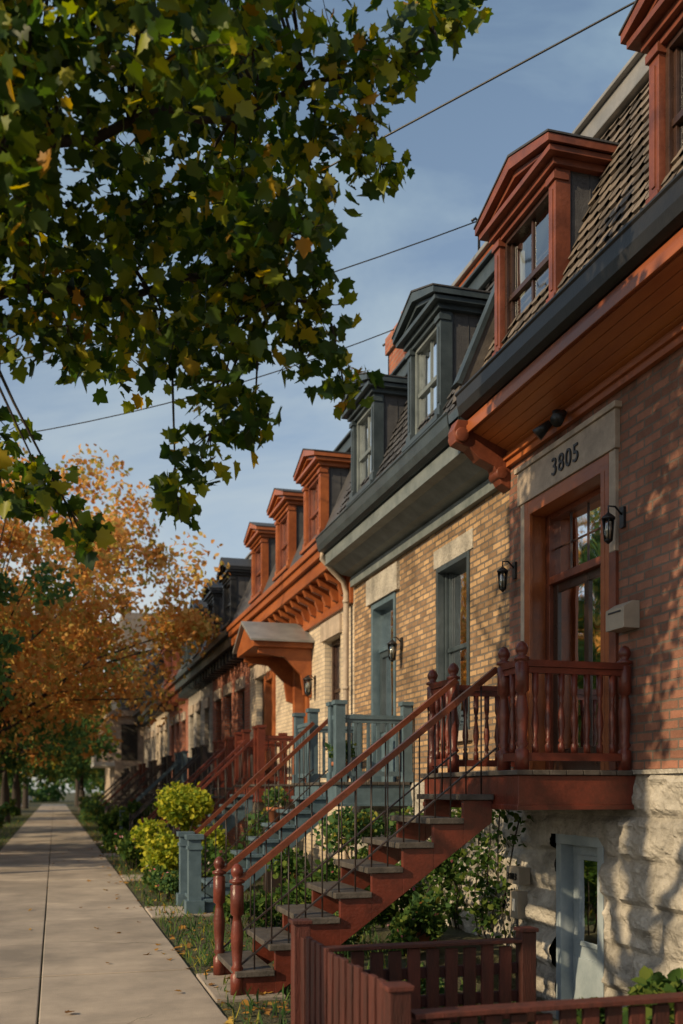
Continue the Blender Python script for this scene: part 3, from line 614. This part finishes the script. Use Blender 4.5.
# ------------------------------------------------------------------ farther houses
specs=[(22.6,28.2,'brick4','black','slate2',4.9),(28.2,33.6,'brick5','teal','slate2',4.9),(33.6,39.4,'brick4','trim','slate2',4.9),(39.4,45,'brick3','black','slate2',5.0),(45,51,'brick5','teal','slate2',5.0)]
nm=['red_brick_row_house','grey_stone_row_house','red_brick_row_house','pale_brick_row_house','grey_stone_row_house']
for (y0,y1,wm,tm,rm,zt),n_ in zip(specs,nm):
    h=empty(n_); L=y1-y0
    ops=[(y0+.7,y0+1.6,1.55,3.9),(y0+2.5,y0+3.4,2.2,3.95),(y0+4.1,y0+5.0,2.2,3.95)]
    mb=MB().use(wm); wall(mb,y0,y1,-.1,zt,ops); mb.done('front_wall',h); body(h,y0,y1,5.2)
    mb=MB()
    for o in ops: window(mb,*o,FX+.12,tm if tm!='trim' else 'redwood',curt=.7); mb.use('cream'); mb.box(FX-.05,FX+.08,o[0]-.1,o[1]+.1,o[3]+.002,o[3]+.28)
    mb.done('windows_and_door',h)
    mb=MB().use(tm); mb.box(3.85,FX+.02,y0+.02,y1,zt-.1,zt+.14); mb.box(3.75,3.95,y0+.02,y1,zt+.142,zt+.28); y=y0+.2
    while y<y1: mb.box(3.95,FX-.002,y,y+.1,zt-.35,zt-.102); y+=.5
    mb.done('bracketed_cornice',h); mansard(h,y0,y1,rm,zb=5.2,zt=7.1,tile=False,cap='metalroof')
    for f in(.25,.72): dormer(h,y0+L*f,1.15,tm,'slate2',z0=5.55,ze=6.6,zp=7.0,curt=.7)
    mb=MB().use('brick4'); mb.box(5,5.5,y1-.3,y1+.3,6.5,8.0); mb.done('chimney',h)
h=empty('white_bay_house')
mb=MB().use('cream'); mb.box(2.9,12,51.2,62,-.1,5.2); mb.box(2.6,12,51,62.2,5.2,5.5)
for k in range(6): mb.box(2.5,2.9,51.2+k*1.9,51.4+k*1.9,3.0,5.2)
mb.use('white'); mb.box(1.9,2.9,51.2,56,2.7,2.9); mb.box(1.9,1.97,51.2,56,3.6,3.68)
for k in range(16): mb.box(1.92,1.96,51.25+k*.3,51.3+k*.3,2.9,3.6)
for k in range(4): mb.box(1.95+k*.28,2.0+k*.28,51.22,51.27,2.9,3.6)
mb.box(1.9,2.9,51.2,51.27,3.6,3.68); mb.use('dark'); mb.box(3.2,4.0,51.15,51.19,3.0,4.8); mb.box(3.2,4.0,51.15,51.19,.8,2.4)
mb.done('bay_walls',h)
mb=MB().use('slate2'); mb.prismX([(51,5.5),(52.2,8.6),(61,8.6),(62.2,5.5)],3.2,12); mb.use('metalroof'); mb.prismX([(52,8.6),(52.2,8.8),(61,8.8),(61.2,8.6)],3.1,12); mb.done('roof',h)
h=empty('tall_grey_roof_house'); mb=MB().use('brick5'); mb.box(4.0,14,62,80,-.1,8); mb.use('slate1'); mb.prismX([(62,8),(66,13),(76,13),(80,8)],4.2,14); mb.done('walls_and_roof',h)
# ------------------------------------------------------------------ picket fence
e=empty('picket_fence'); mb=MB().use('fence')
def pickets(p,q,h,sp=.125,w=.082,side=1):
    p=Vector(p);q=Vector(q); L=(q-p).length; n=int(L/sp); t=(q-p).normalized(); sd=Vector((-t.y,t.x,0))
    for i in range(n+1):
        c=p+t*(i*sp); hh=h+random.uniform(-.012,.012); a=c-t*w/2; b=c+t*w/2; o=sd*.014; tl=t*random.uniform(-.006,.006)
        vs=[a-o,b-o,b+o,a+o]; vs=[Vector((v.x,v.y,.02)) for v in vs]+[Vector((v.x+tl.x,v.y+tl.y,hh)) for v in vs]
        mb.add(vs,[(0,1,2,3),(4,5,6,7),(0,1,5,4),(1,2,6,5),(2,3,7,6),(3,0,4,7)])
    for z in(.16,h-.16): mb.beam(p+Vector((0,0,z))+sd*.036*side,q+Vector((0,0,z))+sd*.036*side,.04,.07)
pickets((1.45,4.25,0),(1.45,5.9,0),.62,side=-1); pickets((1.55,5.93,0),(2.9,5.93,0),.50,side=1); pickets((1.55,4.2,0),(3.5,4.2,0),.47)
for (x,y,h_) in((1.45,5.97,.68),(2.95,5.93,.58),(1.45,4.17,.62),(3.6,4.2,.6)): mb.box(x-.05,x+.05,y-.05,y+.05,0,h_); mb.box(x-.062,x+.062,y-.062,y+.062,h_+.001,h_+.025)
mb.box(1.53,2.9,5.88,5.985,.512,.535); mb.box(1.53,3.5,4.15,4.255,.485,.51)
mb.done('pickets_and_rails',e,bevel=.004)
# ------------------------------------------------------------------ wires
def wire(name,a,b,sag,r=.011):
    mb=MB().use('black'); a=Vector(a);b=Vector(b)
    mb.tube([a+(b-a)*(i/24)-Vector((0,0,sag*4*(i/24)*(1-i/24))) for i in range(25)],r,6); mb.done(name)
wire('utility_wire',(14,.5,11.4),(-6,20,6.5),.0); wire('utility_wire',(5.3,12.0,8.9),(-8.5,19.3,7.6),.7,.008); wire('utility_wire',(4.98,14.2,8.45),(-8.5,19.3,7.3),1.0,.008)
wire('utility_wire',(5.7,8.6,9.37),(4.85,7.9,7.6),.05)
def mast(x,y,z0,z1):
    e=empty('service_mast'); mb=MB().use('black'); mb.tube([(x,y,z0),(x,y,z1),(x-.05,y,z1+.04),(x-.1,y,z1)],.018,8); mb.done('mast_pipe',e)
mast(5.3,12.0,7.2,8.88); mast(5,14.75,7.0,8.4)
def pole(x,y,h):
    e=empty('utility_pole'); mb=MB().use('bark'); mb.tube([(x,y,-.1),(x,y,h)],[.16,.11],10); mb.box(x-1,x+1,y-.05,y+.05,h-.6,h-.45); mb.done('pole',e)
pole(14,.4,11.7)
# ------------------------------------------------------------------ foreground maple
def fore():
    e=empty('maple_tree'); mb=MB().use('bark'); T=Vector((-2.3,4.2,0))
    mb.tube([T+Vector((0,0,-.3)),T+Vector((0,0,.2)),T+Vector((.03,0,1.6)),T+Vector((0,.05,3.0)),T+Vector((-.1,.1,5)),T+Vector((-.1,.2,7.5))],[.42,.27,.23,.2,.12,.04],14)
    limbs=[[(-2.3,4.2,2.8),(-1.3,5.1,4.1),(0,5.9,5.2),(1.0,6.1,5.7),(2.25,5.75,6.1)],
           [(-2.3,4.2,2.6),(-1.2,5.6,3.9),(-.2,6.5,4.6),(.8,6.3,4.65),(1.55,5.9,4.6)],
           [(-2.3,4.2,3.2),(-1.6,5.6,5),(-.6,6.6,6),(.3,7.3,6.6)],
           [(-2.3,4.2,3.4),(-1.2,3.6,5.2),(.2,3.2,6.4),(1.2,3.4,7)],
           [(-2.3,4.2,3.2),(-3.6,5.2,5),(-4.8,6,6.4)],[(-2.3,4.2,3.2),(-3.4,2.6,5.2),(-4.2,1.4,6.5)],[(-2.3,4.2,4),(-2,2.4,6),(-1.6,1.2,7.5)],[(-2.3,4.2,4.2),(-2.8,6.3,6.5),(-3,7.6,7.6)]]
    LP=[]
    for l in limbs:
        P=[Vector(p) for p in l]; Q=[]
        for i in range(len(P)-1):
            for k in range(5):
                t=k/5; q=P[i].lerp(P[i+1],t); q+=Vector((noise.noise(q*1.7),noise.noise(q*1.7+Vector((5,0,0))),noise.noise(q*1.7+Vector((0,9,0)))))*.2*(i+k>0); Q.append(q)
        Q.append(P[-1]); r=[.05*(1-i/len(Q))**1.1+.008 for i in range(len(Q))]
        mb.tube(Q,r,8); LP+=Q
    cl=[(2.2,5.6,6.15,.24),(1.95,5.65,5.85,.28),(1.9,5.7,5.2,.2),(1.72,5.7,5.45,.26),(1.6,5.75,5.95,.4),(1.5,5.8,5.4,.33),(1.45,5.8,4.9,.28),(1.5,5.8,4.4,.26),(1.66,5.75,3.95,.2),(1.4,5.8,4.15,.26),
        (1.2,5.85,4.5,.3),(1.0,5.9,4.25,.3),(.95,5.95,3.85,.26),(.85,6,3.5,.24),(.7,6.05,3.25,.18),(1.15,5.9,3.7,.2),(.15,6.2,3.05,.18),(-.05,6.2,3.3,.22),(-.3,6.3,3.25,.28),(.45,6.1,4.4,.33),(.1,6.2,4.2,.28),(-.35,6.3,4.2,.35),(.72,6,4.1,.33),
        (2.6,6.2,6.75,.2),(2.3,6.0,6.5,.2),(-.35,6.6,3.7,.25),(.9,5.9,4.7,.4),(.6,6.0,5.0,.4),(1.1,5.6,5.7,.4),(.3,6.1,4.8,.35),
        (-.1,5.6,5.6,.42),(.3,5.5,6.0,.4),(-.5,5.3,4.9,.4),(-.7,5.5,5.5,.45),(0,5.4,5.0,.38),(-.2,6.2,4.9,.4),(-.6,6.3,4.7,.38),(.5,5.7,5.5,.38),(-.3,5.0,4.4,.3),(-.9,5.4,4.4,.4),(.2,5.2,5.4,.35)]
    cl=[c+(95,) for c in cl]
    n=0
    while n<70:
        x,y,z=rng.uniform(-1.2,1.5),rng.uniform(4.9,7.4),rng.uniform(4.5,7.4)
        if x>.25*y+.05: continue
        if noise.noise(Vector((x*1.2,y*.8,z*1.2+4)))<-.09: continue
        cl.append((x,y,z,rng.uniform(.28,.46),105)); n+=1
    n=0
    while n<26:
        d=rng.normal(size=3); d/=np.linalg.norm(d); q=rng.uniform(.4,1)
        x,y,z=-2.4+d[0]*3.2*q,4.0+d[1]*4.2*q,6.6+d[2]*2.5*q
        if x>.25*y or z<4.4: continue
        cl.append((x,y,z,rng.uniform(.35,.55),70)); n+=1
    pts=[]
    for x,y,z,r,k in cl:
        c=Vector((x,y,z)); b=min(LP,key=lambda p:(p-c).length+max(0,p.z-c.z)*-.1)
        mid=(b+c)/2+Vector((random.uniform(-.1,.1),random.uniform(-.1,.1),.12))
        mb.tube([b,mid,c],[.014,.009,.004],5)
        for q in range(4):
            o=Vector(rng.normal(size=3)).normalized()*r*.8; mb.tube([c.lerp(mid,.25),c+o*.5,c+o],[.005,.003,.002],4)
        pts.append(clump_pts((x,y,z),r,int(k*(r/.35)**1.3),.85))
    mb.done('trunk_and_branches',e); P=np.concatenate(pts); leaves('maple_leaves',P,.092,'maple','leaf_fore',e,tipz=-.8,nz=.8)
    print('fore leaves',len(P))
fore()
tree('orange_maple_tree',-1.9,24,2.6,.2,(-1.3,25,6.2),(4.9,5.0,3.7),190,190,.72,.135,'leaf_orange')
tree('green_tree',-2.5,18.5,2.3,.16,(-3.0,19.0,5.2),(2.8,2.8,2.9),95,230,.5,.12,'leaf_green')
tree('green_tree',-2.2,30,2.0,.14,(-2.0,30,3.6),(2.4,2.5,1.9),55,160,.6,.14,'leaf_green')
tree('green_tree',-2.2,37,2,.2,(-2,37,5.0),(4.4,4.5,3.2),90,150,.8,.2,'leaf_green')
tree('orange_maple_tree',-2.2,48,3,.2,(-1.5,49,6.5),(5,5,3.8),90,130,.9,.24,'leaf_orange')
tree('green_tree',-2.2,62,3,.25,(-1,63,5.5),(5.5,5,4),90,130,1,.28,'leaf_green')
tree('green_tree',1.8,72,2.5,.2,(1.6,72,4.5),(3,3,2.6),60,110,.8,.25,'leaf_green')
for k,(x,y) in enumerate(((-2.3,85),(2,95),(-9,100),(-14.6,20),(-14.6,34),(-14.6,50),(-14.6,70))): tree('green_tree',x,y,3,.22,(x,y,6),(4.5,4.5,3.6),60,90,1.1,.34,'leaf_green' if k%2 else 'leaf_orange')
e=empty('distant_trees'); P=[]
for k in range(190):
    P.append(clump_pts((rng.uniform(-45,25),rng.uniform(118,140),rng.uniform(.3,8.5)),2.0,110))
leaves('foliage_mass',np.concatenate(P),.6,'simple','leaf_green',e)
# shrubs & plants
shrub('yellow_green_shrub',1.95,16.4,0,.85,.9,.86,7000,.075,'leaf_lime')
shrub('garden_shrub',1.45,19.3,0,.5,.9,.42,2200,.08,'leaf_dark',60)
shrub('garden_shrub',1.45,15.0,0,.35,.5,.22,1100,.07,'leaf_dark',50)
shrub('garden_shrub',1.45,13.8,0,.3,.5,.2,1000,.06,'leaf_green',20)
shrub('garden_shrub',2.6,14.9,0,.6,.6,.4,1800,.08,'leaf_dark',60)
shrub('garden_shrub',3.4,15.8,0,.6,.6,.7,1500,.08,'leaf_green')
shrub('garden_shrub',2.5,10.7,0,.65,.8,.42,3000,.065,'leaf_dark',40)
shrub('garden_shrub',3.4,9.4,0,.6,.6,.5,3000,.06,'leaf_dark',20)
shrub('garden_shrub',3.6,11.3,0,.6,.5,.8,2600,.07,'leaf_green')
shrub('garden_shrub',2.5,8.9,0,.45,.45,.22,1600,.055,'leaf_green')
shrub('garden_shrub',3.1,8.75,0,.35,.3,.28,1300,.055,'leaf_dark',15)
shrub('garden_shrub',1.8,10.2,0,.35,.5,.2,1200,.06,'leaf_dark')
shrub('garden_shrub',2.3,6.4,0,.5,.25,.14,1100,.05,'leaf_green',20)
shrub('garden_shrub',3.05,4.75,0,.35,.35,.30,1100,.08,'leaf_dark')
for y in(21.5,25,29,33,38,43,48,56,66): shrub('garden_shrub',rng.uniform(1.6,2.2),y,0,.6,.9,rng.uniform(.35,.75),1300,.12,'leaf_dark' if int(y)%2 else 'leaf_green')
for y in(22,27,33,41,52): shrub('boulevard_shrub',-2.2,y,0,.55,1.2,rng.uniform(.4,.7),1500,.12,'leaf_green' if int(y)%2 else 'leaf_dark')
e=empty('climbing_vine'); mb=MB().use('bark'); P=[]
for k in range(12):
    y=rng.uniform(8.75,10.6); pts=[(FX-.12,y,0)]
    for q in range(6): pts.append((FX-.13,pts[-1][1]+rng.uniform(-.12,.12),pts[-1][2]+rng.uniform(.12,.28)))
    mb.tube(pts,.008,5)
    for p in pts[1:]: P.append(clump_pts(p,.13,20))
mb.done('stems',e); leaves('foliage',np.concatenate(P),.065,'simple','leaf_dark',e)
G=[]
for (a,b,c,d,n) in((1.12,3.2,8.6,60,7000),(1.12,3.0,6.0,8.4,600),(-3,-1.35,4,60,5000)):
    G.append(np.stack([rng.uniform(a,b,n),c+(d-c)*rng.uniform(0,1,n)**1.7,np.full(n,-.02)],1))
leaves('grass',np.concatenate(G),.11,'blade','leaf_green',None,up=True)
n=750; x=1.38+rng.normal(size=n)*.25; x=np.where(rng.uniform(size=n)<.05,rng.uniform(-1.3,1.1,n),x); y=4.5+rng.uniform(0,1,n)**1.8*45
F=np.stack([x,y,np.full(n,.012)],1); F=F[(F[:,0]<3.1)&(F[:,0]>-3)]
leaves('fallen_leaves',F,.055,'maple','leaf_fall',None,flat=True)
for (x,y,z) in((3.1,14.3,1.0),(3.45,15.0,.0),(3.45,12.0,1.6),(3.4,8.9,0)):
    e=empty('potted_plant'); mb=MB().use('terra'); mb.lathe(x,y,z,[(.08,0),(.12,.2),(.14,.2),(.14,.25),(.12,.25),(.11,.22)],14)
    if z==1.0: mb.use('iron'); mb.box(x-.15,x+.15,y-.15,y+.15,0,.998)
    mb.done('pot',e); leaves('foliage',clump_pts((x,y,z+.38),.18,260),.07,'simple','leaf_green',e,tipz=.3)
# ------------------------------------------------------------------ light
sd=Vector((-.83,-.30,.45)).normalized()
sun=bpy.data.lights.new('sun','SUN'); sun.energy=5.0; sun.angle=math.radians(.6); sun.color=(1,.78,.48)
so=bpy.data.objects.new('sun',sun); so.rotation_euler=sd.to_track_quat('Z','Y').to_euler(); COL.objects.link(so)
w=bpy.data.worlds.new('World'); S.world=w; w.use_nodes=True; nt=w.node_tree; nt.nodes.clear(); L=nt.links
o=N(nt,'ShaderNodeOutputWorld'); bg=N(nt,'ShaderNodeBackground',Strength=.14)
sk=N(nt,'ShaderNodeTexSky'); sk.sky_type='NISHITA'; sk.sun_disc=False; sk.sun_elevation=math.asin(sd.z); sk.sun_rotation=math.atan2(sd.x,sd.y); sk.air_density=1.0; sk.dust_density=1.4; sk.ozone_density=1.0
tc=N(nt,'ShaderNodeTexCoord'); mp=N(nt,'ShaderNodeMapping'); mp.inputs['Scale'].default_value=(1.6,1.1,3.2); mp.inputs['Rotation'].default_value=(.2,.35,.5)
nz=N(nt,'ShaderNodeTexNoise',Scale=1.7,Detail=8.0,Roughness=.58,Distortion=.5); L.new(tc.outputs['Generated'],mp.inputs[0]); L.new(mp.outputs[0],nz.inputs[0])
rp=N(nt,'ShaderNodeMapRange'); rp.inputs['From Min'].default_value=.40; rp.inputs['From Max'].default_value=.66; rp.inputs['To Min'].default_value=.18; rp.inputs['To Max'].default_value=.9; L.new(nz.outputs['Fac'],rp.inputs[0])
sp=N(nt,'ShaderNodeSeparateXYZ'); L.new(tc.outputs['Generated'],sp.inputs[0])
hr=N(nt,'ShaderNodeMapRange'); hr.inputs['From Min'].default_value=.0; hr.inputs['From Max'].default_value=.6; L.new(sp.outputs[2],hr.inputs[0])
hc=N(nt,'ShaderNodeMix',data_type='RGBA'); L.new(hr.outputs[0],hc.inputs[0]); hc.inputs[6].default_value=(5.4,5.4,5.1,1); hc.inputs[7].default_value=(2.7,3.75,4.35,1)
mx=N(nt,'ShaderNodeMix',data_type='RGBA'); L.new(rp.outputs[0],mx.inputs[0]); L.new(sk.outputs[0],mx.inputs[6]); L.new(hc.outputs[2],mx.inputs[7])
L.new(mx.outputs[2],bg.inputs[0]); L.new(bg.outputs[0],o.inputs[0])
# ------------------------------------------------------------------ camera
cam=bpy.data.cameras.new('camera'); co=bpy.data.objects.new('camera',cam); COL.objects.link(co); S.camera=co
co.location=(0,0,1.5); th=math.radians(16); co.rotation_euler=(math.radians(90),0,-th)
cam.sensor_width=36; cam.lens=35.16; cam.shift_y=.2715; cam.clip_end=2000; cam.clip_start=.05
cam.dof.use_dof=True; cam.dof.focus_distance=8.3; cam.dof.aperture_fstop=1.6
S.view_settings.view_transform='Standard'; S.view_settings.look='None'; S.view_settings.exposure=0
